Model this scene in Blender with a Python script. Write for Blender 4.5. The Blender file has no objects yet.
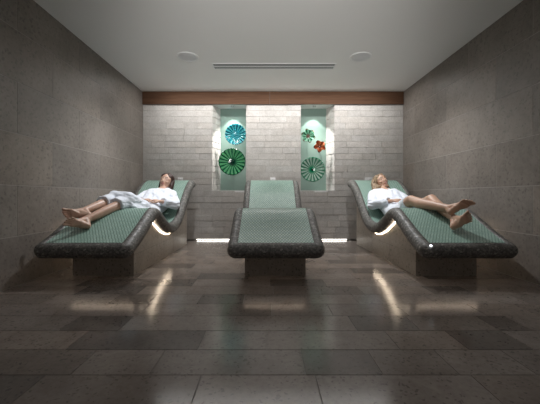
import bpy, bmesh, math, random
from mathutils import Vector, Matrix, noise
random.seed(7)
S = bpy.context.scene
C = S.collection
PI = math.pi

# ------------------------------------------------------------------ helpers
def link_mesh(name, bm, mat, parent=None, smooth=False):
    me = bpy.data.meshes.new(name)
    bmesh.ops.recalc_face_normals(bm, faces=bm.faces)
    bm.to_mesh(me); bm.free()
    if smooth:
        for p in me.polygons: p.use_smooth = True
    mats = mat if isinstance(mat, (list, tuple)) else [mat]
    for m in mats: me.materials.append(m)
    o = bpy.data.objects.new(name, me); C.objects.link(o)
    if parent: o.parent = parent
    return o

def thing(name, label, cat, loc=(0, 0, 0), group=None):
    o = bpy.data.objects.new(name, None); C.objects.link(o)
    o.location = loc; o.empty_display_size = .1
    return tag(o, label, cat, group)

def tag(o, label, cat, group=None):
    o['label'] = label; o['category'] = cat
    if group: o['group'] = group
    return o

def struct(o, label=None, cat=None):
    o['kind'] = 'structure'
    if label: o['label'] = label
    if cat: o['category'] = cat
    return o

def box(bm, x0, x1, y0, y1, z0, z1, bevel=0.0, mi=0):
    vs = [bm.verts.new((x, y, z)) for x in (x0, x1) for y in (y0, y1) for z in (z0, z1)]
    q = [(0, 1, 3, 2), (4, 6, 7, 5), (0, 4, 5, 1), (2, 3, 7, 6), (0, 2, 6, 4), (1, 5, 7, 3)]
    fs = [bm.faces.new([vs[i] for i in f]) for f in q]
    for f in fs: f.material_index = mi
    if bevel:
        es = {e for f in fs for e in f.edges}
        bmesh.ops.bevel(bm, geom=list(es), offset=bevel, segments=2, affect='EDGES', profile=.5)
    return fs

def cyl(bm, p0, p1, r0, r1=None, n=24, mi=0, caps=True):
    p0 = Vector(p0); p1 = Vector(p1); r1 = r0 if r1 is None else r1
    a = (p1 - p0).normalized(); b = a.orthogonal().normalized(); c = a.cross(b)
    A = [bm.verts.new(p0 + r0 * (math.cos(t) * b + math.sin(t) * c)) for t in [2 * PI * i / n for i in range(n)]]
    B = [bm.verts.new(p1 + r1 * (math.cos(t) * b + math.sin(t) * c)) for t in [2 * PI * i / n for i in range(n)]]
    for i in range(n):
        f = bm.faces.new((A[i], A[(i + 1) % n], B[(i + 1) % n], B[i])); f.material_index = mi
    if caps:
        bm.faces.new(A).material_index = mi; bm.faces.new(B[::-1]).material_index = mi

def lathe(bm, prof, origin, axis, n=32, closed=False, wave=None):
    """prof = [(r, h)], revolved round axis; wave(i_ring, theta) -> (dr, dh)"""
    origin = Vector(origin); a = Vector(axis).normalized(); b = a.orthogonal().normalized(); c = a.cross(b)
    rings = []
    for k, (r, h) in enumerate(prof):
        ring = []
        for i in range(n):
            t = 2 * PI * i / n; dr, dh = wave(k, t) if wave else (0, 0)
            ring.append(bm.verts.new(origin + a * (h + dh) + max(r + dr, 1e-4) * (math.cos(t) * b + math.sin(t) * c)))
        rings.append(ring)
    for k in range(len(rings) - 1):
        for i in range(n):
            bm.faces.new((rings[k][i], rings[k][(i + 1) % n], rings[k + 1][(i + 1) % n], rings[k + 1][i]))
    if closed:
        bm.faces.new(rings[0]); bm.faces.new(rings[-1][::-1])

# ------------------------------------------------------------------ materials
def mat(name):
    m = bpy.data.materials.new(name); m.use_nodes = True
    nt = m.node_tree; b = nt.nodes['Principled BSDF']
    return m, nt, b
def N(nt, t, **kw):
    n = nt.nodes.new(t)
    for k, v in kw.items():
        if k in n.inputs: n.inputs[k].default_value = v
        else: setattr(n, k, v)
    return n
def L(nt, a, b): nt.links.new(a, b)
def plain(name, col, rough=.5, metal=0, **kw):
    m, nt, b = mat(name)
    b.inputs['Base Color'].default_value = (*col, 1); b.inputs['Roughness'].default_value = rough
    b.inputs['Metallic'].default_value = metal
    for k, v in kw.items(): b.inputs[k.replace('_', ' ')].default_value = v
    return m
def ramp(nt, fac, stops):
    r = nt.nodes.new('ShaderNodeValToRGB'); e = r.color_ramp.elements
    while len(e) < len(stops): e.new(.5)
    for i, (p, c) in enumerate(stops): e[i].position = p; e[i].color = (*c, 1)
    L(nt, fac, r.inputs['Fac']); return r.outputs['Color']
def mix(nt, fac, a, b, mode='MIX'):
    n = nt.nodes.new('ShaderNodeMix'); n.data_type = 'RGBA'; n.blend_type = mode
    for s, v in ((n.inputs[0], fac), (n.inputs[6], a), (n.inputs[7], b)):
        if isinstance(v, (int, float)): s.default_value = v
        elif isinstance(v, tuple): s.default_value = (*v, 1)
        else: L(nt, v, s)
    return n.outputs[2]

def stone(name, lo, hi, rough, pit=.5, bump=.15, scale=1.0, tint_attr=True, spec=.4):
    m, nt, b = mat(name)
    tc = N(nt, 'ShaderNodeTexCoord')
    n1 = N(nt, 'ShaderNodeTexNoise', Scale=3.2 * scale, Detail=8.0, Roughness=.65, Distortion=.6); L(nt, tc.outputs['Object'], n1.inputs['Vector'])
    n2 = N(nt, 'ShaderNodeTexNoise', Scale=32 * scale, Detail=5.0, Roughness=.7); L(nt, tc.outputs['Object'], n2.inputs['Vector'])
    c = ramp(nt, n1.outputs['Fac'], [(.3, lo), (.7, hi)])
    c2 = ramp(nt, n2.outputs['Fac'], [(.32, (.78, .77, .76)), (.55, (1, 1, 1)), (.8, (1.0, 1.0, 1.0))])
    c = mix(nt, 1.0, c, c2, 'MULTIPLY')
    v = N(nt, 'ShaderNodeTexVoronoi', Scale=30 * scale)
    dn = N(nt, 'ShaderNodeTexNoise', Scale=26.0, Detail=2.0); L(nt, tc.outputs['Object'], dn.inputs['Vector'])
    va = N(nt, 'ShaderNodeVectorMath', operation='MULTIPLY_ADD'); L(nt, dn.outputs['Color'], va.inputs[0]); va.inputs[1].default_value = (.05, .05, .05); L(nt, tc.outputs['Object'], va.inputs[2]); L(nt, va.outputs[0], v.inputs['Vector'])
    n3 = N(nt, 'ShaderNodeTexNoise', Scale=5.0 * scale, Detail=2.0); L(nt, tc.outputs['Object'], n3.inputs['Vector'])
    mm = N(nt, 'ShaderNodeMath', operation='MULTIPLY_ADD'); L(nt, n3.outputs['Fac'], mm.inputs[0]); mm.inputs[1].default_value = -.42
    L(nt, v.outputs['Distance'], mm.inputs[2])
    p = ramp(nt, mm.outputs[0], [(0.0, (1 - pit,) * 3), (.05, (1, 1, 1))])
    c = mix(nt, 1.0, c, p, 'MULTIPLY')
    if tint_attr:
        at = N(nt, 'ShaderNodeAttribute', attribute_name='tint')
        c = mix(nt, 1.0, c, at.outputs['Color'], 'MULTIPLY')
    L(nt, c, b.inputs['Base Color'])
    b.inputs['Specular IOR Level'].default_value = spec
    r = N(nt, 'ShaderNodeMapRange'); L(nt, n2.outputs['Fac'], r.inputs['Value'])
    r.inputs['From Min'].default_value = .3; r.inputs['From Max'].default_value = .7
    r.inputs['To Min'].default_value = rough - .015; r.inputs['To Max'].default_value = rough + .02
    L(nt, r.outputs[0], b.inputs['Roughness'])
    bp = N(nt, 'ShaderNodeBump', Strength=bump, Distance=.004); L(nt, n2.outputs['Fac'], bp.inputs['Height'])
    L(nt, bp.outputs['Normal'], b.inputs['Normal'])
    return m

M = {}
M['floor'] = stone('floor_stone', (.150, .125, .110), (.230, .197, .175), .16, .40, .0, scale=1.3, spec=.26)
M['wall'] = stone('wall_stone', (.195, .168, .147), (.262, .230, .203), .46, .28, .10, scale=.8)
M['base'] = stone('plinth_stone', (.24, .205, .17), (.33, .285, .24), .40, .45, .10)
M['brick'] = stone('split_face_stone', (.49, .465, .44), (.61, .585, .56), .8, .12, .9, scale=2.2, spec=.2)
M['grout_dark'] = plain('grout_dark', (.13, .112, .10), .7)
M['grout_pale'] = plain('grout_pale', (.35, .325, .30), .9)
M['grout_brick'] = plain('grout_brick', (.41, .39, .37), .9)
M['plaster'] = plain('ceiling_plaster', (.78, .765, .745), .9)
M['white'] = plain('white_plastic', (.85, .85, .85), .4)
M['grille'] = plain('grille_grey', (.62, .62, .62), .6)
M['fitting'] = plain('fitting_white', (.72, .72, .71), .5)
M['black'] = plain('slot_black', (.02, .02, .02), .6)
M['steel'] = plain('brushed_steel', (.5, .5, .5), .35, 1)

def wood():
    m, nt, b = mat('walnut_board')
    tc = N(nt, 'ShaderNodeTexCoord'); mp = N(nt, 'ShaderNodeMapping'); mp.inputs['Scale'].default_value = (.6, 14, 14)
    L(nt, tc.outputs['Object'], mp.inputs['Vector'])
    n = N(nt, 'ShaderNodeTexNoise', Scale=3.0, Detail=6.0, Roughness=.6, Distortion=.8); L(nt, mp.outputs[0], n.inputs['Vector'])
    c = ramp(nt, n.outputs['Fac'], [(.3, (.065, .030, .016)), (.7, (.115, .060, .034))])
    L(nt, c, b.inputs['Base Color']); b.inputs['Roughness'].default_value = .75; b.inputs['Specular IOR Level'].default_value = .2
    return m
M['wood'] = wood()

def rim_mat():
    m, nt, b = mat('charcoal_mosaic')
    tc = N(nt, 'ShaderNodeTexCoord')
    v = N(nt, 'ShaderNodeTexVoronoi', Scale=62.0); L(nt, tc.outputs['Object'], v.inputs['Vector'])
    e = N(nt, 'ShaderNodeTexVoronoi', Scale=62.0, feature='DISTANCE_TO_EDGE'); L(nt, tc.outputs['Object'], e.inputs['Vector'])
    sp = N(nt, 'ShaderNodeSeparateColor'); L(nt, v.outputs['Color'], sp.inputs[0])
    c = ramp(nt, sp.outputs[0], [(0.0, (.050, .047, .044)), (.5, (.095, .090, .083)), (.85, (.16, .152, .14)), (1.0, (.24, .23, .21))])
    g = ramp(nt, e.outputs['Distance'], [(.02, (0, 0, 0)), (.09, (1, 1, 1))])
    c = mix(nt, g, (.085, .08, .075), c)
    L(nt, c, b.inputs['Base Color'])
    r = N(nt, 'ShaderNodeMapRange'); L(nt, sp.outputs[1], r.inputs['Value'])
    r.inputs['To Min'].default_value = .38; r.inputs['To Max'].default_value = .7
    L(nt, r.outputs[0], b.inputs['Roughness'])
    bp = N(nt, 'ShaderNodeBump', Strength=.5, Distance=.003); L(nt, e.outputs['Distance'], bp.inputs['Height'])
    L(nt, bp.outputs['Normal'], b.inputs['Normal'])
    return m
M['rim'] = rim_mat()

def inlay_mat():
    m, nt, b = mat('green_mosaic')
    uv = N(nt, 'ShaderNodeUVMap', uv_map='UVMap')
    mp = N(nt, 'ShaderNodeMapping'); mp.inputs['Rotation'].default_value = (0, 0, PI / 4); mp.inputs['Scale'].default_value = (1.732, 1, 1); L(nt, uv.outputs[0], mp.inputs['Vector'])
    br = N(nt, 'ShaderNodeTexBrick', offset=0.0, squash=1.0)
    br.inputs['Scale'].default_value = 1.0; br.inputs['Brick Width'].default_value = .034; br.inputs['Row Height'].default_value = .034
    br.inputs['Mortar Size'].default_value = .0050; br.inputs['Mortar Smooth'].default_value = .3
    br.inputs['Color1'].default_value = (.27, .405, .345, 1); br.inputs['Color2'].default_value = (.35, .49, .43, 1)
    br.inputs['Mortar'].default_value = (.10, .185, .15, 1)
    L(nt, mp.outputs[0], br.inputs['Vector'])
    L(nt, br.outputs['Color'], b.inputs['Base Color'])
    b.inputs['Roughness'].default_value = .34
    iv = N(nt, 'ShaderNodeMath', operation='SUBTRACT'); iv.inputs[0].default_value = 1.0; L(nt, br.outputs['Fac'], iv.inputs[1])
    bp = N(nt, 'ShaderNodeBump', Strength=.6, Distance=.003); L(nt, iv.outputs[0], bp.inputs['Height']); L(nt, bp.outputs['Normal'], b.inputs['Normal'])
    return m
M['inlay'] = inlay_mat()

def emis(name, col, s):
    m, nt, b = mat(name); b.inputs['Base Color'].default_value = (.8, .8, .8, 1)
    b.inputs['Emission Color'].default_value = (*col, 1); b.inputs['Emission Strength'].default_value = s
    return m
M['led_side'] = emis('led_warm_side', (1, .82, .62), 24)
M['led_front'] = emis('led_warm_front', (1, .80, .62), 15)
M['led_floor'] = emis('led_white_floor', (1, .96, .88), 7)
M['led_dot'] = emis('led_white_dot', (.9, .95, 1), 3)

def skin(name, col):
    m, nt, b = mat(name)
    tc = N(nt, 'ShaderNodeTexCoord'); n = N(nt, 'ShaderNodeTexNoise', Scale=14.0, Detail=3.0); L(nt, tc.outputs['Object'], n.inputs['Vector'])
    c = ramp(nt, n.outputs['Fac'], [(.3, tuple(x * .88 for x in col)), (.7, col)])
    L(nt, c, b.inputs['Base Color']); b.inputs['Roughness'].default_value = .42
    b.inputs['Subsurface Weight'].default_value = .12; b.inputs['Subsurface Radius'].default_value = (.02, .008, .004)
    return m
M['skin_l'] = skin('skin_light', (.60, .385, .29))
M['skin_r'] = skin('skin_tan', (.55, .335, .235))
def cloth():
    m, nt, b = mat('white_towelling')
    tc = N(nt, 'ShaderNodeTexCoord'); n = N(nt, 'ShaderNodeTexNoise', Scale=220.0, Detail=2.0); L(nt, tc.outputs['Object'], n.inputs['Vector'])
    n2 = N(nt, 'ShaderNodeTexNoise', Scale=9.0, Detail=4.0, Roughness=.6, Distortion=1.5); L(nt, tc.outputs['Object'], n2.inputs['Vector'])
    b.inputs['Base Color'].default_value = (.76, .80, .88, 1); b.inputs['Roughness'].default_value = .95
    b.inputs['Sheen Weight'].default_value = .2
    bp = N(nt, 'ShaderNodeBump', Strength=.3, Distance=.002); L(nt, n.outputs['Fac'], bp.inputs['Height'])
    bp2 = N(nt, 'ShaderNodeBump', Strength=.35, Distance=.02); L(nt, n2.outputs['Fac'], bp2.inputs['Height']); L(nt, bp.outputs['Normal'], bp2.inputs['Normal'])
    L(nt, bp2.outputs['Normal'], b.inputs['Normal'])
    return m
M['robe'] = cloth()
def hair(name, a, c_):
    m, nt, b = mat(name)
    tc = N(nt, 'ShaderNodeTexCoord'); mp = N(nt, 'ShaderNodeMapping'); mp.inputs['Scale'].default_value = (90, 90, 14); L(nt, tc.outputs['Object'], mp.inputs['Vector'])
    n = N(nt, 'ShaderNodeTexNoise', Scale=1.0, Detail=3.0, Distortion=.5); L(nt, mp.outputs[0], n.inputs['Vector'])
    c = ramp(nt, n.outputs['Fac'], [(.35, a), (.65, c_)]); L(nt, c, b.inputs['Base Color']); b.inputs['Roughness'].default_value = .4
    bp = N(nt, 'ShaderNodeBump', Strength=.7, Distance=.004); L(nt, n.outputs['Fac'], bp.inputs['Height']); L(nt, bp.outputs['Normal'], b.inputs['Normal'])
    return m
M['hair_dark'] = hair('hair_dark_brown', (.018, .008, .006), (.06, .026, .02))
M['hair_blonde'] = hair('hair_blonde', (.10, .06, .035), (.42, .30, .18))
M['lips'] = plain('lips_pink', (.42, .19, .16), .4)
M['brow_d'] = plain('brow_dark', (.05, .025, .02), .8)
M['brow_b'] = plain('brow_brown', (.13, .07, .04), .8)
M['eye'] = plain('eye_white', (.7, .68, .66), .2)

# ------------------------------------------------------------------ camera
CAMZ = .76; F = 312.0
cam = bpy.data.objects.new('camera', bpy.data.cameras.new('camera')); C.objects.link(cam)
cam.location = (0, 0, CAMZ); cam.rotation_euler = (PI / 2, 0, 0)
cam.data.sensor_width = 36; cam.data.lens = F / 540 * 36
cam.data.shift_x = 3 / 540; cam.data.shift_y = -6 / 540
cam.data.clip_start = .05
S.camera = cam

XL, XR, YB, ZC, YF = -2.114, 2.319, 5.32, 2.533, -1.6

# ------------------------------------------------------------------ room shell
def tiled(name, rects, to3, thick, gap, material, tints, grout_quad, bevel=.0012, jitter=0.0):
    """rects (u0,u1,v0,v1) -> tile slabs standing proud of a grout plane by thick"""
    bm = bmesh.new(); lay = bm.loops.layers.float_color.new('tint')
    for (u0, u1, v0, v1), t in zip(rects, tints):
        if u1 - u0 < 2 * gap + .004 or v1 - v0 < 2 * gap + .004: continue
        u0 += gap; u1 -= gap; v0 += gap; v1 -= gap
        h = thick + (random.uniform(-jitter, jitter) if jitter else 0)
        b_ = bevel
        P = [bm.verts.new(to3(*q)) for q in ((u0, v0, 0), (u1, v0, 0), (u1, v1, 0), (u0, v1, 0))]
        if jitter:
            hh = [h + random.uniform(-jitter, jitter) * .6 for _ in range(4)]
        else: hh = [h] * 4
        Q = [bm.verts.new(to3(*q)) for q in ((u0 + b_, v0 + b_, hh[0]), (u1 - b_, v0 + b_, hh[1]), (u1 - b_, v1 - b_, hh[2]), (u0 + b_, v1 - b_, hh[3]))]
        fs = [bm.faces.new(Q)] + [bm.faces.new((P[i], P[(i + 1) % 4], Q[(i + 1) % 4], Q[i])) for i in range(4)]
        for f in fs:
            for l in f.loops: l[lay] = (t[0], t[1], t[2], 1)
    for g in grout_quad:
        f = bm.faces.new([bm.verts.new(to3(*q)) for q in g]); f.material_index = 1
    me = bpy.data.meshes.new(name); bm.normal_update(); bm.to_mesh(me); bm.free()
    for m in material: me.materials.append(m)
    o = bpy.data.objects.new(name, me); C.objects.link(o)
    return o

def tn(s, warm=.02):
    w = random.uniform(-warm, warm); return (s * (1 + w), s, s * (1 - w))

# floor: rows along X
rows = {}
known = {  # row index (Y = .018 + .2178 k): list of joint X, tint of tile right of it
    6: [(-1.52, .80), (-.836, 1.0), (-.50, .92), (.165, .66), (.493, .9), (.82, .98), (1.15, .88)],
    7: [(-1.66, 1.02), (-1.0, .60), (-.342, .98), (.0, .95), (.66, .92), (1.0, .62), (1.32, .92)],
    8: [(-1.84, .92), (-1.18, .66), (-.84, .98), (-.2, .95), (.18, .98), (.51, .64), (.87, .8), (1.32, .60), (1.50, .85)],
    9: [(-1.8, .88), (-1.48, .96), (-.82, 1.0), (-.3, .78), (.03, .98), (.42, .84), (.9, 1.0), (1.4, .9)],
    10: [(-1.6, .95), (-1.13, .66), (-.84, 1.02), (-.5, .66), (-.17, .95), (.3, 1.02), (.65, .98), (1.2, .95)],
    11: [(-1.5, .66), (-1.01, 1.0), (-.4, .98), (.05, .9), (.42, .82), (.75, 1.0), (1.3, .72), (1.62, .95)],
}
fr, ft = [], []
y0k = .018; dy = .2178
for k in range(int((YF - y0k) / dy) - 1, int((YB - y0k) / dy) + 1):
    a, b_ = max(YF, y0k + k * dy), min(YB, y0k + (k + 1) * dy)
    if b_ <= a: continue
    js = list(known.get(k, []))
    if not js:
        x = XL - random.uniform(0, .6)
        while x < XR:
            js.append((x, random.choice([.70, .82, .9, .95, 1.0, 1.05, 1.08])))
            x += random.choice([.33, .66, .66, .48])
    else:
        x = js[0][0]; pre = []
        while x > XL:
            x -= random.choice([.33, .66]); pre.append((x, random.choice([.8, .9, 1.0])))
        js = pre[::-1] + js
        x = js[-1][0]
        while x < XR:
            x += random.choice([.33, .66, .48]); js.append((x, random.choice([.8, .9, .97])))
    js.append((js[-1][0] + .66, 1))
    for i in range(len(js) - 1):
        u0, u1 = max(XL, js[i][0]), min(XR, js[i + 1][0])
        if u1 > u0: fr.append((u0, u1, a, b_)); ft.append(tn(js[i][1] ** 1.35))
floor = tiled('floor', fr, lambda u, v, h: Vector((u, v, h - .004)), .004, .0014, (M['floor'], M['grout_dark']), ft,
              [((XL - .3, YF, .002), (XR + .3, YF, .002), (XR + .3, YB + .5, .002), (XL - .3, YB + .5, .002))], bevel=.0008)
struct(floor, 'dark grey-brown honed stone floor in rows of mixed-length tiles', 'floor')

# side walls
zs = [0.0, .42, .85, 1.288, 1.726, 2.163, ZC]
def side(name, X, sgn, off, label):
    rr, tt = [], []
    for i in range(6):
        st = off if i % 2 else off + .4375
        y = st - 8 * .875
        while y < YB:
            a, b_ = max(YF, y), min(YB, y + .875)
            if b_ > a: rr.append((a, b_, zs[i], zs[i + 1])); tt.append(tn(random.uniform(.86, 1.08)))
            y += .875
    o = tiled(name, rr, lambda u, v, h: Vector((X + sgn * (h - .004), u, v)), .004, .0020, (M['wall'], M['grout_pale']), tt,
              [((YF, 0, .0025), (YB, 0, .0025), (YB, ZC, .0025), (YF, ZC, .0025))], bevel=.001)
    struct(o, label, 'wall')
side('wall_left', XL, 1, 2.64, 'left wall of large dark grey-brown stone tiles with thin joints')
side('wall_right', XR, -1, 2.72, 'right wall of large dark grey-brown stone tiles with thin joints')
# swap stagger parity handled through the offset

# back wall with two niches
WZ0 = .024
NZ0, NZ1 = .854, 2.32
NL = (-.933, -.358); NR = (.576, 1.148)
YN = 5.58
NLb = (-.828, NL[1]); NRb = (NR[0], 1.053)
rr, tt = [], []
def courses(z0, z1, n): return [(z0 + (z1 - z0) * i / n, z0 + (z1 - z0) * (i + 1) / n) for i in range(n)]
def fill(u0, u1, z0, z1, R, T, start=None):
    x = u0 - random.uniform(0, .3) if start is None else start
    while x < u1:
        w = random.choice([.22, .30, .38, .46])
        a, b_ = max(u0, x), min(u1, x + w)
        if b_ - a > .03: R.append((a, b_, z0, z1)); T.append(tn(random.uniform(.93, 1.04), .01))
        x += w
for z0, z1 in courses(WZ0, NZ0, 8): fill(XL, XR, z0, z1, rr, tt)
for z0, z1 in courses(NZ0, NZ1, 14):
    fill(XL, NL[0], z0, z1, rr, tt); fill(NL[1], NR[0], z0, z1, rr, tt); fill(NR[1], XR, z0, z1, rr, tt)
fill(XL, XR, NZ1, ZC, rr, tt)
G = .004
def q(u0, u1, z0, z1): return ((u0, z0, G), (u1, z0, G), (u1, z1, G), (u0, z1, G))
wb = tiled('wall_back', rr, lambda u, v, h: Vector((u, YB - h + .008, v)), .008, .0008, (M['brick'], M['grout_brick']), tt,
           [q(XL, XR, WZ0, NZ0), q(XL, NL[0], NZ0, NZ1), q(NL[1], NR[0], NZ0, NZ1), q(NR[1], XR, NZ0, NZ1), q(XL, XR, NZ1, ZC)],
           bevel=.003, jitter=.0025)
struct(wb, 'back wall of pale rough split-face stone courses with two tall niches', 'wall')
# niche linings: split-face jambs, plain ledge and head
def jamb(p0, p1, name, label):
    p0 = Vector((*p0, 0)); p1 = Vector((*p1, 0)); d = (p1 - p0); ln = d.length; d.normalize()
    cx_ = (p0 + p1) / 2; n = Vector((d.y, -d.x, 0))
    mid = (NL[0] + NL[1]) / 2 if cx_.x < .1 else (NR[0] + NR[1]) / 2
    if n.x * (mid - cx_.x) < 0: n = -n
    R, T = [], []
    for i, (z0, z1) in enumerate(courses(NZ0, NZ1, 14)):
        s = .10 if i % 2 else .17
        R += [(0, s, z0, z1), (s, ln, z0, z1)]; T += [tn(random.uniform(.9, 1.08), .012) for _ in range(2)]
    o = tiled(name, R, lambda u, v, h: p0 + d * u + n * (h - .008) + Vector((0, 0, v)), .008, .0012, (M['brick'], M['grout_brick']), T,
              [((0, NZ0, .002), (ln, NZ0, .002), (ln, NZ1, .002), (0, NZ1, .002))], bevel=.004, jitter=.0035)
    struct(o, label, 'wall')
jamb((NL[0], YB), (NLb[0], YN), 'wall_niche_left', 'splayed split-face side of the left niche')
jamb((NL[1], YB), (NLb[1], YN), 'wall_niche_left', 'straight inner side of the left niche')
jamb((NR[0], YB), (NRb[0], YN), 'wall_niche_right', 'straight inner side of the right niche')
jamb((NR[1], YB), (NRb[1], YN), 'wall_niche_right', 'splayed split-face side of the right niche')
for nm, (a, b_), lab in (('trim_1', NL, 'left niche'), ('trim_2', NR, 'right niche')):
    bm = bmesh.new()
    box(bm, a - .02, b_ + .02, YB, YN + .05, NZ0 - .03, NZ0)
    box(bm, a - .02, b_ + .02, YB + .005, YN + .05, NZ1, NZ1 + .03)
    struct(link_mesh(nm, bm, M['fitting']), 'pale ledge and head of the ' + lab, 'trim')
# solid behind the wall: recess at the foot where the floor light sits
bm = bmesh.new()
box(bm, XL, XR, YB + .13, YB + .16, 0, .5)
struct(link_mesh('wall_recess', bm, M['fitting']), 'recess behind the foot of the back wall', 'wall')

# ceiling
bm = bmesh.new(); box(bm, XL - .1, XR + .1, YF, YB + .4, ZC, ZC + .1)
struct(link_mesh('ceiling', bm, M['plaster']), 'plain off-white plaster ceiling', 'ceiling')
# walnut header beam
bm = bmesh.new()
box(bm, XL + .001, .046, YB - .035, YB - .006, NZ1 - .003, ZC - .001, .002)
box(bm, .050, XR - .001, YB - .035, YB - .006, NZ1 - .003, ZC - .001, .002)
struct(link_mesh('trim_3', bm, M['wood']), 'brown walnut header board across the top of the back wall', 'trim')

# ------------------------------------------------------------------ ceiling fittings
def round_fitting(x, y, label):
    t = thing('ceiling_light', label, 'ceiling light', (x, y, ZC), 'round ceiling fittings')
    bm = bmesh.new()
    lathe(bm, [(.138, .0), (.138, -.006), (.130, -.012), (.118, -.012), (.112, -.006)], (0, 0, 0), (0, 0, 1), 48)
    link_mesh('trim_ring', bm, M['fitting'], t, True)
    bm = bmesh.new()
    lathe(bm, [(.114, -.006), (.08, -.010), (.04, -.012), (.002, -.0125)], (0, 0, 0), (0, 0, 1), 48)
    for k in range(1, 5):
        lathe(bm, [(.022 * k, -.0105), (.022 * k + .002, -.0135), (.022 * k + .004, -.0105)], (0, 0, 0), (0, 0, 1), 48)
    link_mesh('grille', bm, M['grille'], t, True)
    return t
round_fitting(-1.01, 3.97, 'round white ceiling fitting to the left of the long slot vent')
round_fitting(1.19, 3.97, 'round white ceiling fitting to the right of the long slot vent')
t = thing('linear_diffuser', 'long narrow white slot vent with two slits in the ceiling', 'vent', (.095, 4.26, ZC))
bm = bmesh.new(); hw = .835
for y0, y1 in ((-.09, -.078), (-.010, .010), (.078, .09)): box(bm, -hw, hw, y0, y1, -.007, .0, .001)
for x0 in (-hw, hw - .015): box(bm, x0, x0 + .015, -.09, .09, -.010, 0, .001)
link_mesh('frame', bm, M['fitting'], t)
for s in (-1, 1):
    bm = bmesh.new(); box(bm, -hw + .015, hw - .015, s * .042 - .03, s * .042 + .03, -.004, -.001)
    box(bm, -hw + .015, hw - .015, s * .042 - .004, s * .042 + .004, -.007, -.004, .0005, 1)
    link_mesh('slot', bm, [M['black'], M['grille']], t)

# ------------------------------------------------------------------ loungers
PROF = [(2.635, .325), (2.74, .362), (2.88, .420), (3.02, .487), (3.15, .556), (3.26, .610), (3.36, .635), (3.47, .615), (3.60, .548),
        (3.75, .475), (3.90, .430), (4.05, .420), (4.20, .450), (4.34, .525), (4.48, .635), (4.62, .755), (4.76, .865), (4.90, .955), (5.02, 1.005), (5.12, 1.022), (5.19, 1.015)]
def catmull(P, n=5):
    out = []
    for i in range(len(P) - 1):
        p = [Vector(P[max(0, min(len(P) - 1, i + k))]) for k in (-1, 0, 1, 2)]
        for j in range(n):
            t = j / n
            out.append(.5 * ((2 * p[1]) + (p[2] - p[0]) * t + (2 * p[0] - 5 * p[1] + 4 * p[2] - p[3]) * t * t + (3 * p[1] - p[0] - 3 * p[2] + p[3]) * t ** 3))
    out.append(Vector(P[-1])); return out
CUR = catmull(PROF)
def surf(y):
    for a, b_ in zip(CUR, CUR[1:]):
        if a.x <= y <= b_.x: return a.y + (b_.y - a.y) * (y - a.x) / (b_.x - a.x)
    return CUR[0].y if y < CUR[0].x else CUR[-1].y
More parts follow.
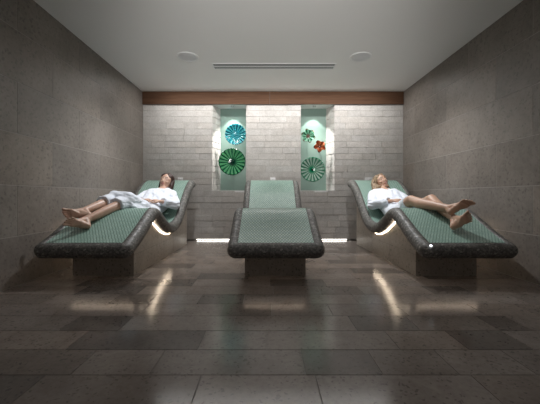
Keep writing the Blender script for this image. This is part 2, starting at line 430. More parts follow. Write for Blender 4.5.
# arc-length resample
LEN = [0]
for a, b_ in zip(CUR, CUR[1:]): LEN.append(LEN[-1] + (b_ - a).length)
TOT = LEN[-1]
def at(s):
    s = max(0, min(TOT, s))
    for i in range(len(CUR) - 1):
        if LEN[i + 1] >= s:
            f = (s - LEN[i]) / (LEN[i + 1] - LEN[i]); p = CUR[i].lerp(CUR[i + 1], f)
            a = CUR[max(0, i - 1)]; c = CUR[min(len(CUR) - 1, i + 2)]; tt_ = (c - a).normalized()
            return p, Vector((-tt_.y, tt_.x))
HT = .067; HW = .428; IN = .336
def make_lounger(cx, label, bo=0.0):
    t = thing('heated_lounger', label, 'lounger', (cx, 2.97, 0), 'tiled heated loungers')
    def P(x, yz): return Vector((x, yz.x - 2.97, yz.y))
    bm = bmesh.new(); rings = []
    st = [0, .003, .008, .016, .028, .042, .058, .075, .09] + [.09 + (TOT - .18) * i / 90 for i in range(1, 90)] + [TOT - v for v in (.09, .075, .058, .042, .028, .016, .008, .003, 0)]
    for s in st:
        p, n = at(s); e = min(s, TOT - s)
        r = .085; w = HW - r + math.sqrt(max(0, r * r - max(0, r - e) ** 2))
        h = HT * math.sqrt(max(.02, 1 - max(0, 1 - e / HT) ** 2))
        c = p - n * HT
        front = s < .5 * TOT
        rec = .008 if (s > .075 and TOT - s > .04) else 0
        pts = []
        for i in range(13):      # right side semicircle from top to bottom
            a = PI / 2 - PI * i / 12; pts.append((w - h + h * math.cos(a), h * math.sin(a)))
        for i in range(13):
            a = -PI / 2 - PI * i / 12; pts.append((-(w - h) + h * math.cos(a), h * math.sin(a)))
        pts += [(-IN - .002, h), (-IN, h - rec), (IN, h - rec), (IN + .002, h)]
        rings.append([bm.verts.new(P(x, c + n * v)) for x, v in pts])
    for a, b_ in zip(rings, rings[1:]):
        k = len(a)
        for i in range(k): bm.faces.new((a[i], a[(i + 1) % k], b_[(i + 1) % k], b_[i]))
    bm.faces.new(rings[0]); bm.faces.new(rings[-1][::-1])
    shell = link_mesh('rim', bm, M['rim'], t, True)
    # inlay
    bm = bmesh.new(); uvl = bm.loops.layers.uv.new('UVMap'); R = []
    s0, s1 = .095, TOT - .05; n_ = 110
    for i in range(n_ + 1):
        s = s0 + (s1 - s0) * i / n_; p, n = at(s)
        row = []
        for j in range(9):
            x = -IN + .002 + (2 * IN - .004) * j / 8
            row.append((bm.verts.new(P(x, p - n * .0045)), x, s))
        R.append(row)
    for a, b_ in zip(R, R[1:]):
        for j in range(8):
            qd = (a[j], a[j + 1], b_[j + 1], b_[j]); f = bm.faces.new([v[0] for v in qd])
            for l, v in zip(f.loops, qd): l[uvl].uv = (v[1], v[2])
    link_mesh('mosaic_inlay', bm, M['inlay'], t, True)
    # plinth
    BW = .290; yf, yb = 2.97, 4.93
    poly = [(yf, 0.0), (yb, 0.0)]
    top = []
    for i in range(45):
        y = yb - (yb - yf) * i / 44
        # underside of the shell at this y
        best = 9
        for k in range(0, 200):
            p, n = at(TOT * k / 199); u = p - n * (2 * HT)
            if abs(u.x - y) < .016: best = min(best, u.y)
        top.append((y, best + .004))
    poly += top
    bm = bmesh.new()
    A = [bm.verts.new((-BW, y - 2.97, z)) for y, z in poly]; B = [bm.verts.new((BW, y - 2.97, z)) for y, z in poly]
    bm.faces.new(A); bm.faces.new(B[::-1])
    for i in range(len(A)): bm.faces.new((A[i], A[(i + 1) % len(A)], B[(i + 1) % len(A)], B[i]))
    lay = bm.loops.layers.float_color.new('tint')
    for f in bm.faces:
        for l in f.loops: l[lay] = (1, 1, 1, 1)
    base = link_mesh('plinth', bm, M['base'], t); base.location.x = bo
    # tile joints as thin shallow fillets
    bm = bmesh.new()
    for s in (-1, 1):
        X = s * BW
        for y in (3.60, 4.22, 4.84):
            z1 = [z for yy, z in top if abs(yy - y) < .03][0] - .02
            box(bm, X - .001, X + .001, y - 2.97 - .001, y - 2.97 + .001, 0.002, z1)
        box(bm, X - .001, X + .001, .0, yb - 2.97, .1995, .2015)
    box(bm, -.001, .001, -.001, .001, .002, .22)
    link_mesh('tile_joints', bm, M['grout_dark'], base)
    # light strips tucked under the shell
    for s in (-1, 1):
        bm = bmesh.new()
        pts = [(y, z) for y, z in top if 3.06 < y < 4.15]
        for (ya, za), (yb_, zb) in zip(pts, pts[1:]):
            X0, X1 = s * (BW + .001), s * (BW + .009)
            v = [bm.verts.new((X, y - 2.97, z + dz)) for y, z in ((ya, za), (yb_, zb)) for X in (X0, X1) for dz in (-.0135, -.009)]
            for fi in ((0, 1, 3, 2), (4, 6, 7, 5), (0, 4, 5, 1), (2, 3, 7, 6), (0, 2, 6, 4), (1, 5, 7, 3)): bm.faces.new([v[k] for k in fi])
        link_mesh('side_light_strip', bm, M['led_side'], base)
    bm = bmesh.new()
    zt = top[-1][1]
    for i in range(24):
        x = -BW + .012 + (2 * BW - .024) * i / 23
        box(bm, x - .004, x + .004, -.010, -.002, zt - .022, zt - .014)
    link_mesh('front_light_strip', bm, M['led_front'], base)
    return t
CL, CM, CR = -1.598, .078, 1.752
make_lounger(CL, 'left heated lounger with a dark-haired person lying on it, green mosaic and charcoal rim', .040)
make_lounger(CM, 'empty middle heated lounger, green mosaic inlay with charcoal mosaic rim')
tr = make_lounger(CR, 'right heated lounger with a blonde person lying on it, green mosaic and charcoal rim', -.045)
bm = bmesh.new(); p, n = at(.03)
c = Vector((-HW + .075, p.x - 2.97, p.y + .0))
lathe(bm, [(.011, -.002), (.011, .004), (.008, .008), (.001, .009)], c, (0, -.3, 1), 16)
o = link_mesh('indicator_light', bm, M['led_dot'], tr, True); o['label'] = 'tiny white light on the front corner of the rim'

# small white fittings on the wall at the head of each lounger
for x, w, lab in ((-1.475, .045, 'small white wall fitting just above the left lounger backrest'),
                  (.10, .045, 'small white wall fitting just above the middle lounger backrest'),
                  (1.74, .075, 'small white wall fitting just above the right lounger backrest')):
    tt_ = thing('wall_fitting', lab, 'wall fitting', (x, YB, 1.045), 'white fittings behind the backrests')
    bm = bmesh.new(); box(bm, -w, w, -.012, -.001, -.03, .03, .003); link_mesh('plate', bm, M['white'], tt_)
    bm = bmesh.new()
    cyl(bm, (0, -.012, 0), (0, -.04, 0), .012, n=16); link_mesh('knob', bm, M['white'], tt_, True)

# floor light strip under the back wall
bm = bmesh.new(); box(bm, -1.20, 1.36, YB + .012, YB + .022, .010, .020)
tag(link_mesh('floor_light_strip', bm, M['led_floor']), 'white light strip glowing onto the floor at the foot of the back wall', 'light strip')

# ------------------------------------------------------------------ niche panels, lamps and glass
def panel_mat():
    m, nt, b = mat('green_back_glass')
    b.inputs['Base Color'].default_value = (.20, .285, .245, 1); b.inputs['Roughness'].default_value = .35
    b.inputs['Specular IOR Level'].default_value = .3
    return m
M['panel'] = panel_mat()
for (a, b_), lab in ((NLb, 'pale green glass panel at the back of the left niche'), (NRb, 'pale green glass panel at the back of the right niche')):
    bm = bmesh.new(); box(bm, a - .03, b_ + .03, YN, YN + .012, NZ0 + .001, NZ1 - .001)
    struct(link_mesh('wall_niche_back', bm, M['panel']), lab, 'wall')

def glassmat(name, cA, cB, cHub, nstripe, R):
    """blown glass with radial canes: colour from angle and radius in object space (XZ plane)"""
    m, nt, b = mat(name)
    tc = N(nt, 'ShaderNodeTexCoord'); sx = N(nt, 'ShaderNodeSeparateXYZ'); L(nt, tc.outputs['Object'], sx.inputs[0])
    an = N(nt, 'ShaderNodeMath', operation='ARCTAN2'); L(nt, sx.outputs['Z'], an.inputs[0]); L(nt, sx.outputs['X'], an.inputs[1])
    mu = N(nt, 'ShaderNodeMath', operation='MULTIPLY'); L(nt, an.outputs[0], mu.inputs[0]); mu.inputs[1].default_value = nstripe
    sn = N(nt, 'ShaderNodeMath', operation='SINE'); L(nt, mu.outputs[0], sn.inputs[0])
    nz = N(nt, 'ShaderNodeTexNoise', Scale=9.0, Detail=2.0); L(nt, tc.outputs['Object'], nz.inputs['Vector'])
    ad = N(nt, 'ShaderNodeMath', operation='MULTIPLY_ADD'); L(nt, nz.outputs['Fac'], ad.inputs[0]); ad.inputs[1].default_value = 1.6; L(nt, sn.outputs[0], ad.inputs[2])
    c = ramp(nt, ad.outputs[0], [(.35, cA), (.95, cB)])
    ln = N(nt, 'ShaderNodeVectorMath', operation='LENGTH'); cm = N(nt, 'ShaderNodeCombineXYZ'); L(nt, sx.outputs['X'], cm.inputs[0]); L(nt, sx.outputs['Z'], cm.inputs[2]); L(nt, cm.outputs[0], ln.inputs[0])
    dv = N(nt, 'ShaderNodeMath', operation='DIVIDE'); L(nt, ln.outputs['Value'], dv.inputs[0]); dv.inputs[1].default_value = R
    hub = ramp(nt, dv.outputs[0], [(.2, (0, 0, 0)), (.42, (1, 1, 1)), (.92, (1, 1, 1)), (.97, (.15, .15, .15))])
    c = mix(nt, hub, cHub, c)
    L(nt, c, b.inputs['Base Color']); b.inputs['Roughness'].default_value = .12
    b.inputs['Transmission Weight'].default_value = .45; b.inputs['IOR'].default_value = 1.3
    b.inputs['Coat Weight'].default_value = .6
    return m
def platter(x, z, R, y, m, hubm, label, nl, lobes=0, depth=.05, name='glass_platter', tilt=(0, 0)):
    t = thing(name, label, 'glass art', (x, y, z), 'blown glass pieces in the niches')
    t.rotation_euler = (tilt[0], 0, tilt[1])
    bm = bmesh.new(); K = 14
    prof = [(R * (.02 + .98 * k / K), -depth * (k / K) ** 1.6) for k in range(K + 1)]
    prof = prof + [(r, h - .004) for r, h in reversed(prof)] if False else prof
    def wave(k, th):
        f = min(k, K) / K
        return (R * lobes * f ** 3 * .22 * math.cos(nl * th), .008 * f * f * math.sin(th * (nl if lobes else 20)) + (.035 * lobes * f * f * math.cos(nl * th + 1)))
    lathe(bm, prof, (0, 0, 0), (0, 1, 0), 96, wave=wave)
    o = link_mesh('dish', bm, m, t, True)
    so = o.modifiers.new('thickness', 'SOLIDIFY'); so.thickness = .005
    bm = bmesh.new()
    lathe(bm, [(.001, -.022), (R * .07, -.020), (R * .10, -.010), (R * .11, .0), (R * .06, .006)], (0, 0, 0), (0, 1, 0), 24)
    link_mesh('boss', bm, hubm, t, True)
    bm = bmesh.new(); cyl(bm, (0, .004, 0), (0, YN - y - .002, 0), .008, n=12); cyl(bm, (0, YN - y - .008, 0), (0, YN - y - .001, 0), .028, n=24)
    link_mesh('mount', bm, M['steel'], t)
def px(x, y, Y): return ((x - 267) * Y / F, CAMZ - (y - 196) * Y / F)
hubB = plain('boss_blue', (.10, .35, .42), .1); hubG = plain('boss_dark_green', (.004, .03, .02), .1); hubR = plain('boss_brown', (.16, .07, .05), .2)
Y1 = 5.44
x, z = px(235.8, 134.8, Y1)
platter(x, z, .182, Y1, glassmat('glass_blue', (.006, .13, .19), (.06, .42, .46), (.05, .35, .42), 17, .182), hubB, 'turquoise blue glass platter with radial stripes, upper one in the left niche', 6)
x, z = px(232.3, 162, Y1 - .03)
platter(x, z, .232, Y1 - .03, glassmat('glass_green', (.0, .16, .06), (.14, .45, .22), (.0, .06, .03), 19, .232), hubG, 'large emerald green striped glass platter, lower one in the left niche', 6)
x, z = px(308.0, 136.2, Y1)
platter(x, z, .112, Y1, glassmat('glass_pale_green', (.02, .20, .10), (.30, .58, .42), (.22, .13, .10), 9, .112), hubR, 'small ruffled green glass flower with brown centre, in the right niche', 6, lobes=.6, name='glass_flower')
x, z = px(319.5, 146.6, Y1)
platter(x, z, .095, Y1, glassmat('glass_orange', (.35, .06, .02), (.62, .20, .09), (.20, .05, .03), 5, .095), hubR, 'small ruffled orange glass flower in the right niche', 5, lobes=.8, name='glass_flower')
x, z = px(312.2, 169.6, Y1 - .03)
platter(x, z, .212, Y1 - .03, glassmat('glass_clear_green', (.06, .24, .15), (.48, .64, .55), (.0, .30, .13), 19, .212), hubG, 'large pale glass platter with green centre and rim, lowest in the right niche', 6)

def spot(name, loc, aim, power, size, blend=.6, col=(1, 1, 1), rad=.03):
    d = bpy.data.lights.new(name, 'SPOT'); d.energy = power; d.spot_size = math.radians(size); d.spot_blend = blend
    d.color = col; d.shadow_soft_size = rad
    o = bpy.data.objects.new(name, d); C.objects.link(o); o.location = loc
    o.rotation_euler = (Vector(aim) - Vector(loc)).to_track_quat('-Z', 'Y').to_euler()
    return o
for (xc, side_, lab) in ((-.60, -1, 'small round spotlight in the head of the left niche'), (.82, 1, 'small round spotlight in the head of the right niche')):
    t = thing('niche_spotlight', lab, 'spotlight', (xc, 5.40, NZ1))
    bm = bmesh.new(); lathe(bm, [(.030, 0), (.030, -.02), (.022, -.024), (.020, -.010), (.001, -.008)], (0, 0, 0), (0, 0, 1), 24)
    link_mesh('housing', bm, M['steel'], t, True)
    spot('niche_spot', (xc, 5.40, NZ1 - .03), (xc, YN, 1.10), 27, 78, .25, (.96, 1, .97), .02)
    # grazing wash on the splayed outer jamb
    spot('jamb_spot', (xc - side_ * .10, 5.36, NZ1 - .03), (xc + side_ * .26, 5.46, 1.05), 80, 60, 1, (1, .98, .95), .02)

# ------------------------------------------------------------------ people
def ell(bm, c, r, n=14):
    c = Vector(c)
    if isinstance(r, (int, float)): r = (r, r, r)
    mtx = Matrix.Translation(c) @ Matrix.Diagonal((*r, 1))
    return bmesh.ops.create_uvsphere(bm, u_segments=n, v_segments=max(6, n // 2 + 2), radius=1, matrix=mtx)['verts']
def hull(bm, parts, n=12):
    tmp = bmesh.new()
    for c, r in parts: ell(tmp, c, r, n)
    for f in list(tmp.faces): tmp.faces.remove(f)
    for e in list(tmp.edges): tmp.edges.remove(e)
    res = bmesh.ops.convex_hull(tmp, input=tmp.verts)
    bad = [v for v in tmp.verts if not v.link_faces]
    bmesh.ops.delete(tmp, geom=bad, context='VERTS')
    me = bpy.data.meshes.new('tmp'); tmp.to_mesh(me); tmp.free(); bm.from_mesh(me); bpy.data.meshes.remove(me)
def chain(bm, pts, n=12):
    for a, b_ in zip(pts, pts[1:]): hull(bm, [a, b_], n)
def flat_cone(bm, p0, p1, r0, r1, sq=1.0, up=(0, 0, 1), n=20):
    """flat-ended tapered tube, squashed along up by sq"""
    p0 = Vector(p0); p1 = Vector(p1); a = (p1 - p0).normalized(); b_ = a.cross(Vector(up)).normalized(); c_ = b_.cross(a)
    A, B = [[bm.verts.new(p + r * (math.cos(2 * PI * i / n) * b_ + sq * math.sin(2 * PI * i / n) * c_)) for i in range(n)] for p, r in ((p0, r0), (p1, r1))]
    for i in range(n): bm.faces.new((A[i], A[(i + 1) % n], B[(i + 1) % n], B[i]))
    bm.faces.new(A[::-1]); bm.faces.new(B)
def fuse(bm, voxel, smooth_it, wr=None):
    """union of all closed lumps -> one continuous surface (returns bmesh)"""
    bmesh.ops.recalc_face_normals(bm, faces=bm.faces)
    me = bpy.data.meshes.new('fuse'); bm.to_mesh(me); bm.free()
    o = bpy.data.objects.new('fuse', me); C.objects.link(o)
    r = o.modifiers.new('r', 'REMESH'); r.mode = 'VOXEL'; r.voxel_size = voxel
    s = o.modifiers.new('s', 'SMOOTH'); s.factor = .5; s.iterations = smooth_it
    dg = bpy.context.evaluated_depsgraph_get(); ev = o.evaluated_get(dg)
    m2 = bpy.data.meshes.new_from_object(ev)
    bpy.data.objects.remove(o); bpy.data.meshes.remove(me)
    out = bmesh.new(); out.from_mesh(m2); bpy.data.meshes.remove(m2)
    if wr:
        out.normal_update()
        new = [(v, v.co + v.normal * wr(v.co)) for v in out.verts]
        for v, c_ in new: v.co = c_
    for v in out.verts:      # flesh and cloth flatten where they rest on the tiles
        zz = surf(v.co.y) - .001
        if v.co.z < zz: v.co.z = zz
    return out

def frame(fwd, up):
    f = Vector(fwd).normalized(); u = Vector(up); u = (u - f * u.dot(f)).normalized(); r = f.cross(u)   # r = to the figure's right (viewer's left when facing camera)
    return r, f, u
def head(bm, c, fwd, up, sc=1.0):
    r, f, u = frame(fwd, up); c = Vector(c)
    def P(x, y, z): return c + sc * (r * x + f * y + u * z)
    def E(x, y, z, rad): return (P(x, y, z), rad * sc)
    hull(bm, [E(0, -.022, .030, .078), E(0, .010, .040, .068), E(.02, -.03, .02, .060), E(-.02, -.03, .02, .060)], 20)      # cranium
    hull(bm, [E(.032, .030, .030, .038), E(-.032, .030, .030, .038), E(0, .045, -.010, .040), E(.028, .022, -.035, .032), E(-.028, .022, -.035, .032), E(0, .045, -.068, .021), E(0, .0, -.05, .030)], 16)   # face
    hull(bm, [E(.012, .058, -.083, .014), E(-.012, .058, -.083, .014), E(0, .04, -.06, .025)], 12)      # chin
    for s in (-1, 1):
        hull(bm, [E(s * .040, -.005, -.035, .022), E(s * .030, .030, -.070, .018), E(s * .044, 0, .0, .02)], 12)     # jaw
        hull(bm, [E(s * .034, .058, -.018, .018), E(s * .046, .035, -.014, .018)], 10)                 # cheekbone
        ell(bm, P(s * .028, .066, .010), .0125 * sc, 12)                                            # eye/lid
        hull(bm, [E(s * .012, .078, .026, .008), E(s * .045, .062, .028, .008)], 8)                      # brow ridge
        hull(bm, [E(s * .070, -.008, .012, .009), E(s * .074, -.016, .020, .011), E(s * .070, -.006, -.018, .008)], 8)  # ear
    hull(bm, [E(0, .082, .018, .007), E(0, .106, -.026, .0095), E(0, .078, -.030, .010)], 10)                   # nose ridge
    for s in (-1, 1): ell(bm, P(s * .011, .092, -.029), .0085 * sc, 8)
    hull(bm, [E(.018, .076, -.050, .007), E(-.018, .076, -.050, .007), E(0, .087, -.047, .007)], 8)
    hull(bm, [E(.014, .076, -.058, .007), E(-.014, .076, -.058, .007), E(0, .085, -.059, .0075)], 8)
    return P
def hand(bm, w, d, pn, thumb, sc=1.0, curl=.5):
    """w wrist, d direction to fingers, pn palm normal, thumb=+1/-1 side"""
    d = Vector(d).normalized(); pn = Vector(pn); pn = (pn - d * pn.dot(d)).normalized(); s = d.cross(pn) * thumb; w = Vector(w)
    def P(a, b_, c_): return w + sc * (d * a + s * b_ + pn * c_)
    hull(bm, [(P(0, -.014, 0), .016 * sc), (P(0, .014, 0), .016 * sc), (P(.075, .032, 0), .012 * sc), (P(.072, -.032, 0), .011 * sc), (P(.03, .03, .004), .013 * sc)], 10)
    for k, (off, ln) in enumerate(((.031, .070), (.011, .078), (-.011, .073), (-.031, .056))):
        p = P(.078, off, 0); dirn = (d + s * (off * 2.5)).normalized(); ang = .15
        pts = [(p, .0092 * sc)]
        for j, fr_ in enumerate((.45, .32, .23)):
            ang += curl * (.55 if j else .3)
            v = (dirn * math.cos(ang) + pn * math.sin(ang)) * ln * fr_ * sc
            p = p + v; pts.append((p, (.0088 - .0009 * j) * sc))
        chain(bm, pts, 10)
    chain(bm, [(P(.018, .028, .006), .013 * sc), (P(.05, .052, .016), .0105 * sc), (P(.080, .060, .022), .0095 * sc)], 10)
def foot(bm, heel, f, n, big, ankle, sc=1.0, ln=.225):
    """heel centre, f heel->toes, n outward sole normal, big=+1/-1 side of the big toe"""
    f = Vector(f).normalized(); n = Vector(n); n = (n - f * n.dot(f)).normalized(); s = f.cross(n) * big; h = Vector(heel); k = ln / .235 * sc
    def P(a, b_, c_): return h + k * (f * a + s * b_ + n * c_)
    def E(a, b_, c_, r): return (P(a, b_, c_), r * k)
    hull(bm, [E(0, 0, 0, .031), E(.012, 0, -.035, .031), (Vector(ankle), .037)], 14)
    hull(bm, [E(0, 0, .002, .029), E(.07, -.014, -.006, .031), E(.06, .014, -.018, .030)], 14)
    hull(bm, [E(.03, 0, -.03, .030), E(.12, .018, -.012, .027), E(.11, -.020, -.006, .025), (Vector(ankle), .036)], 14)
    hull(bm, [E(.06, -.012, -.004, .024), E(.145, .026, .0, .021), E(.14, .0, -.002, .019), E(.128, -.028, .0, .017)], 14)
    for off, a0, l, r in ((.030, .152, .066, .0145), (.0065, .155, .062, .0105), (-.0105, .150, .056, .010), (-.027, .141, .050, .0095), (-.042, .130, .042, .009)):
        chain(bm, [E(a0 - .012, off * .95, 0, r * 1.05), E(a0 + l * .5, off * 1.12, -.008, r * .85), E(a0 + l, off * 1.22, .002, r * 1.02)], 10)
def leg(bm, hip, knee, ankle, out):
    hip, knee, ankle = map(Vector, (hip, knee, ankle)); d = ankle - knee; back = Vector(out)
    chain(bm, [(hip, .088), (hip.lerp(knee, .5), .076), (knee, .057)], 16)
    hull(bm, [(knee, .056), (knee + (0 * back) + d * .05, .054)], 14)
    hull(bm, [(knee + d * .02, .053), (knee + d * .28 + back * .012, .058)], 14)
    hull(bm, [(knee + d * .28 + back * .012, .058), (knee + d * .60 + back * .004, .048)], 14)
    hull(bm, [(knee + d * .60 + back * .004, .048), (knee + d * .93, .036)], 14); hull(bm, [(knee + d * .93, .036), (ankle, .036)], 14)

def build_person(p):
    bm = bmesh.new()
    # trunk
    pel, wst, che, uch, nck, hd = [Vector(v) for v in p['spine']]
    X = Vector((1, 0, 0)); ax = (uch - pel).normalized()
    hull(bm, [(pel + X * .085, .085), (pel - X * .085, .085), (wst + X * .05, .080), (wst - X * .05, .080)], 14)
    hull(bm, [(wst + X * .05, .080), (wst - X * .05, .080), (che + X * .075, .085), (che - X * .075, .085)], 14)
    hull(bm, [(che + X * .075, .085), (che - X * .075, .085), (uch + X * .10, .062), (uch - X * .10, .062)], 14)
    hull(bm, [(uch + X * .06, .055), (uch - X * .06, .055), (nck, .050)], 14)
    P = head(bm, hd, p['fwd'], p['up'], p.get('hs', 1.0))
    chain(bm, [(nck, .048), (P(0, -.012, -.055), .046)], 14)
    for s in ('a', 'b'):
        sh, el, wr = [Vector(v) for v in p['arm_' + s]]
        hull(bm, [(uch, .06), (sh, .050)], 14); chain(bm, [(sh, .048), (sh.lerp(el, .5), .042), (el, .036)], 14)
        chain(bm, [(el, .036), (el.lerp(wr, .3), .036), (wr, .022)], 14)
        d, pn, th = p['hand_' + s]; hand(bm, wr, d, pn, th, 1.05)
    for s in ('a', 'b'):
        hip, kn, an = p['leg_' + s]; leg(bm, hip, kn, an, p['calf']); h_, f_, n_, bg, ln_ = p['foot_' + s]; foot(bm, h_, f_, n_, bg, an, 1.0, ln_)
    out = fuse(bm, .0036, 2)
    body = link_mesh('person', out, p['skin'], None, True)
    tag(body, p['label'], 'person')
    # lips, brows, eyes
    bm = bmesh.new(); k = p.get('hs', 1.0)
    hull(bm, [(P(.017, .079, -.0505), .0055 * k), (P(-.017, .079, -.0505), .0055 * k), (P(0, .0905, -.047), .006 * k)], 8)
    hull(bm, [(P(.013, .079, -.0585), .0055 * k), (P(-.013, .079, -.0585), .0055 * k), (P(0, .089, -.0595), .0065 * k)], 8)
    link_mesh('lips', bm, M['lips'], body, True)
    for s in (-1, 1):
        bm = bmesh.new(); chain(bm, [(P(s * .014, .0825, .031), .0028), (P(s * .030, .080, .036), .0032), (P(s * .046, .065, .031), .0024)], 8)
        link_mesh('eyebrow', bm, p['brow'], body, True)
        bm = bmesh.new()   # lash line of the lowered lid
        chain(bm, [(P(s * .017, .0745, .004), .0022), (P(s * .028, .0775, .001), .0030), (P(s * .040, .069, .005), .0022)], 8)
        link_mesh('eyelashes', bm, M['brow_d'], body, True)
    # hair
    bm = bmesh.new(); p['hair_fn'](bm, P, k)
    out = fuse(bm, .006, 2, lambda c: .005 * noise.noise(Vector((c.x * 55, c.y * 55, c.z * 12))))
    link_mesh('hair', out, p['hair'], body, True)
    # robe
    bm = bmesh.new(); p['robe_fn'](bm, pel, wst, che, uch, nck, p)
    def wr_(c):
        q_ = Vector((c.x * 9 + 4 * c.z, c.y * 7, c.z * 16 + 3 * c.x))
        v = noise.noise(q_) + .5 * noise.noise(q_ * 2.3)
        return .014 * (v - abs(v) * .6)
    out = fuse(bm, .007, 5, wr_)
    o = link_mesh('bathrobe', out, M['robe'], body, True)
    return body

def robe_common(bm, pel, wst, che, uch, nck, p, extra=.026):
    X = Vector((1, 0, 0)); e = extra
    hull(bm, [(pel + X * .10, .085 + e), (pel - X * .10, .085 + e), (wst + X * .07, .085 + e), (wst - X * .07, .085 + e)], 16)
    hull(bm, [(wst + X * .07, .082 + e), (wst - X * .07, .082 + e), (che + X * .085, .088 + e), (che - X * .085, .088 + e)], 16)
    hull(bm, [(che + X * .085, .088 + e), (che - X * .085, .088 + e), (uch + X * .12, .058 + e), (uch - X * .12, .058 + e)], 16)
    # shawl collar, a thick roll from behind the neck crossing on the chest
    nrm = Vector((0, -.70, .71))
    for s in (-1, 1):
        chain(bm, [(nck + Vector((s * .03, .05, -.005)), .030), (nck + Vector((s * .072, .0, -.012)), .030), (uch + X * s * .065 + nrm * .060, .030), (che + X * s * .0 + nrm * .098, .028), (wst - X * s * .05 + nrm * .088, .026)], 12)
    for s in ('a', 'b'):
        sh, el, wr = [Vector(v) for v in p['arm_' + s]]
        hull(bm, [(uch, .070), (sh, .070)], 16); chain(bm, [(sh, .070), (sh.lerp(el, .5), .072), (el, .070)], 16)
        c1 = el.lerp(wr, .72)
        chain(bm, [(el, .070), (el.lerp(wr, .35), .066)], 16); flat_cone(bm, el.lerp(wr, .3), el.lerp(wr, .86), .064, .060)
    # belt
    

# ---- left woman
def hair_left(bm, P, k):
    hull(bm, [(P(0, -.028, .048), .085 * k), (P(.03, .012, .062), .052 * k), (P(-.03, .012, .062), .052 * k)], 18)
    for s in (-1, 1):
        hull(bm, [(P(s * .040, -.01, .06), .047 * k), (P(s * .066, -.026, .0), .028 * k)], 14)
        hull(bm, [(P(s * .066, -.026, .0), .030 * k), (P(s * .066, -.026, -.06), .026 * k), (P(s * .05, -.06, -.03), .03 * k)], 14)
        hull(bm, [(P(s * .064, -.03, -.05), .028 * k), (P(s * .050, -.02, -.125), .018 * k), (P(s * .03, -.06, -.10), .024 * k)], 14)
    hull(bm, [(P(0, -.06, .02), .07 * k), (P(0, -.06, -.09), .05 * k)], 14)
    chain(bm, [(P(-.074, -.02, .02), .030 * k), (P(-.082, -.01, -.05), .030 * k), (P(-.070, .005, -.115), .024 * k), (P(-.058, .02, -.15), .014 * k)], 12)
def robe_left(bm, pel, wst, che, uch, nck, p):
    robe_common(bm, pel, wst, che, uch, nck, p)
    (ha, ka, aa), (hb, kb, ab) = [[Vector(v) for v in p[q_]] for q_ in ('leg_a', 'leg_b')]
    ea = ka.lerp(aa, .42); eb = kb.lerp(ab, .30)
    hull(bm, [(ha, .105), (ka, .088)], 16); hull(bm, [(hb, .105), (kb, .090)], 16)
    flat_cone(bm, ka.lerp(ha, .1), ea, .084, .080); flat_cone(bm, kb.lerp(hb, .1), eb, .088, .088)
    hull(bm, [(ha, .08), (hb, .08), (ka.lerp(ha, .12) + Vector((0, 0, -.02)), .045), (kb.lerp(hb, .12) + Vector((0, 0, -.02)), .045)], 16)
    hull(bm, [(ka + Vector((.0, .0, .012)), .070), (kb + Vector((0, .0, .012)), .078), (ha.lerp(ka, .5), .08), (hb.lerp(kb, .5), .08)], 16)
    # fall of the skirt down to the tiles on the near side
    for y, dx in ((3.95, .13), (3.78, .10), (3.62, .075), (3.50, .055)):
        pass
    hull(bm, [(hb + Vector((.07, 0, -.01)), .05), (Vector((-1.40, 3.72, surf(3.72) + .035)), .028), (Vector((-1.47, 3.40, surf(3.40) + .026)), .022), (kb.lerp(ab, .12) + Vector((.01, 0, -.01)), .055)], 14)
    hull(bm, [(Vector((-1.34, 3.95, surf(3.95) + .05)), .04), (Vector((-1.38, 3.66, surf(3.66) + .03)), .024), (hb, .07)], 14)
    hull(bm, [(ha + Vector((-.06, 0, -.01)), .05), (ka + Vector((-.03, .05, -.06)), .04), (Vector((-1.79, 3.66, surf(3.66) + .04)), .03), (ka, .06)], 14)
LW = dict(label='dark-haired person in a white bathrobe lying on the left lounger, eyes closed, ankles crossed',
    skin=M['skin_l'], hair=M['hair_dark'], brow=M['brow_d'],
    spine=[(-1.58, 3.98, .545), (-1.575, 4.20, .590), (-1.555, 4.36, .668), (-1.545, 4.50, .785), (-1.53, 4.60, .865), (-1.515, 4.685, .968)],
    fwd=(-.04, -.90, .36), up=(.20, .34, .92), hs=1.16,
    arm_a=[(-1.73, 4.50, .775), (-1.83, 4.31, .665), (-1.63, 4.06, .705)],
    hand_a=((.75, -.25, .10), (0, .1, -1), -1),
    arm_b=[(-1.37, 4.50, .780), (-1.27, 4.32, .640), (-1.385, 4.06, .690)],
    hand_b=((-.80, -.05, .16), (0, .1, -1), 1),
    leg_a=((-1.68, 3.97, .545), (-1.70, 3.48, .735), (-1.80, 3.07, .612)),
    leg_b=((-1.48, 3.97, .545), (-1.545, 3.46, .716), (-1.735, 2.985, .530)),
    foot_a=((-1.745, 3.045, .580), (-.78, -.58, .10), (.5, -.83, .05), 1, .225),
    foot_b=((-1.690, 2.945, .478), (-.70, -.62, .28), (.6, -.75, -.02), -1, .205),
    calf=(.2, .1, -1), hair_fn=hair_left, robe_fn=robe_left)
build_person(LW)

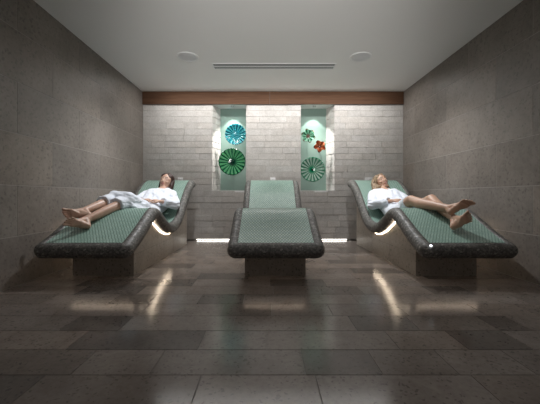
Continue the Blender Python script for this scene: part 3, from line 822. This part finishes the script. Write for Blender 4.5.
# ---- right woman
def hair_right(bm, P, k):
    hull(bm, [(P(0, -.028, .048), .085 * k), (P(.03, .008, .062), .052 * k), (P(-.03, .008, .062), .052 * k)], 18)
    for s in (-1, 1):
        hull(bm, [(P(s * .040, -.01, .06), .047 * k), (P(s * .068, -.028, .0), .028 * k)], 14)
        hull(bm, [(P(s * .068, -.028, .0), .030 * k), (P(s * .070, -.03, -.07), .028 * k), (P(s * .05, -.06, -.03), .034 * k)], 14)
    # wavy locks spreading on the backrest on the viewer's left
    r_ = 1
    for a, b_, c_ in ((.080, -.03, .05), (.098, -.03, .02), (.108, -.025, -.01), (.098, -.02, -.04), (.122, -.01, -.045), (.112, .0, -.075), (.145, .0, -.075), (.140, .02, -.105), (.105, .02, -.10), (.165, .02, -.12)):
        hull(bm, [(P(a - .03, b_, c_ + .03), .030 * k), (P(a, b_ + .005, c_), .027 * k), (P(a + .014, b_, c_ - .03), .020 * k)], 12)
    hull(bm, [(P(-.02, .03, .085), .035 * k), (P(.05, .03, .065), .032 * k), (P(.078, .01, .02), .026 * k)], 12)
    hull(bm, [(P(-.06, -.03, -.04), .03 * k), (P(-.055, -.03, -.11), .02 * k)], 12)
    hull(bm, [(P(0, -.06, .02), .07 * k), (P(.02, -.06, -.09), .055 * k)], 14)
def robe_right(bm, pel, wst, che, uch, nck, p):
    robe_common(bm, pel, wst, che, uch, nck, p)
    (ha, ka, aa), (hb, kb, ab) = [[Vector(v) for v in p[q_]] for q_ in ('leg_a', 'leg_b')]
    hull(bm, [(ha, .10), (ha.lerp(ka, .5), .088)], 16); hull(bm, [(hb, .10), (hb.lerp(kb, .45), .085)], 16)
    flat_cone(bm, ha.lerp(ka, .45), ha.lerp(ka, .86), .086, .078); flat_cone(bm, hb.lerp(kb, .4), hb.lerp(kb, .74), .084, .078)
    hull(bm, [(ha, .08), (hb, .08), (ha.lerp(ka, .6) + Vector((0, 0, -.02)), .06), (hb.lerp(kb, .55) + Vector((0, 0, -.02)), .06)], 16)
    # loose flap of the skirt standing up on the far side
    hull(bm, [(Vector((1.83, 3.74, .66)), .06), (Vector((1.86, 3.56, .735)), .028), (Vector((1.90, 3.62, .66)), .03)], 14)
    hull(bm, [(ha + Vector((-.08, 0, -.01)), .05), (Vector((1.50, 3.74, surf(3.74) + .035)), .026), (ha.lerp(ka, .6), .075)], 14)
RW = dict(label='blonde person in a white bathrobe lying on the right lounger, looking up, bare ankles crossed',
    skin=M['skin_r'], hair=M['hair_blonde'], brow=M['brow_b'],
    spine=[(1.74, 3.98, .545), (1.725, 4.20, .590), (1.71, 4.36, .668), (1.705, 4.50, .785), (1.71, 4.60, .862), (1.715, 4.68, .958)],
    fwd=(.10, -.82, .52), up=(-.24, .48, .84), hs=1.16,
    arm_a=[(1.53, 4.50, .775), (1.45, 4.30, .640), (1.62, 4.04, .700)],
    hand_a=((.75, -.10, .12), (0, .1, -1), -1),
    arm_b=[(1.87, 4.50, .775), (1.97, 4.30, .665), (1.80, 4.06, .700)],
    hand_b=((-.75, -.20, .10), (0, .1, -1), 1),
    leg_a=((1.66, 3.97, .545), (1.615, 3.50, .712), (1.765, 3.03, .640)),
    leg_b=((1.84, 3.97, .545), (1.815, 3.44, .722), (1.785, 2.965, .540)),
    foot_a=((1.755, 2.985, .607), (.52, -.50, .46), (-.25, -.80, -.42), 1, .220),
    foot_b=((1.735, 2.905, .472), (.34, -.62, .56), (-.60, -.60, -.30), -1, .215),
    calf=(-.2, .1, -1), hair_fn=hair_right, robe_fn=robe_right)
build_person(RW)

# ------------------------------------------------------------------ lights
WHITE = (.98, .99, 1)
spot('lounger_spot', (-1.01, 3.95, ZC - .03), (-1.62, 3.85, .6), 118, 98, .95, WHITE, .035)
spot('lounger_spot', (1.19, 3.95, ZC - .03), (1.77, 3.85, .6), 118, 98, .95, WHITE, .035)
def area(name, loc, rot, sx, sy, power, col=(1, 1, 1)):
    d = bpy.data.lights.new(name, 'AREA'); d.shape = 'RECTANGLE'; d.size = sx; d.size_y = sy; d.energy = power; d.color = col
    o = bpy.data.objects.new(name, d); C.objects.link(o); o.location = loc; o.rotation_euler = rot; return o
area('added_wall_fill', (.1, 4.86, ZC - .015), (math.radians(8), 0, 0), 3.6, .05, 33, (1, .985, .96))  # added strip lamp without a fitting, brightens back wall and nearby ceiling
# added unseen lamp behind the camera, lifts a ceiling that came out too dark
spot('added_ceiling_fill', (.1, -1.0, 1.2), (.1, 3.6, ZC), 640, 50, 1, (1, .985, .97), .35)
for x in (-1.0, 1.2):
    spot('added_floor_fill', (x, 2.2, ZC - .03), (x * .9, 2.9, 0), 12, 110, 1, (1, .97, .95), .05)  # added lamps out of view, brighten the front of the floor

w = bpy.data.worlds.new('world'); S.world = w; w.use_nodes = True
w.node_tree.nodes['Background'].inputs[0].default_value = (1, .97, .94, 1); w.node_tree.nodes['Background'].inputs[1].default_value = .24
S.view_settings.view_transform = 'Standard'; S.view_settings.look = 'None'; S.view_settings.gamma = 1; S.view_settings.exposure = 0
S.view_settings.use_curve_mapping = False
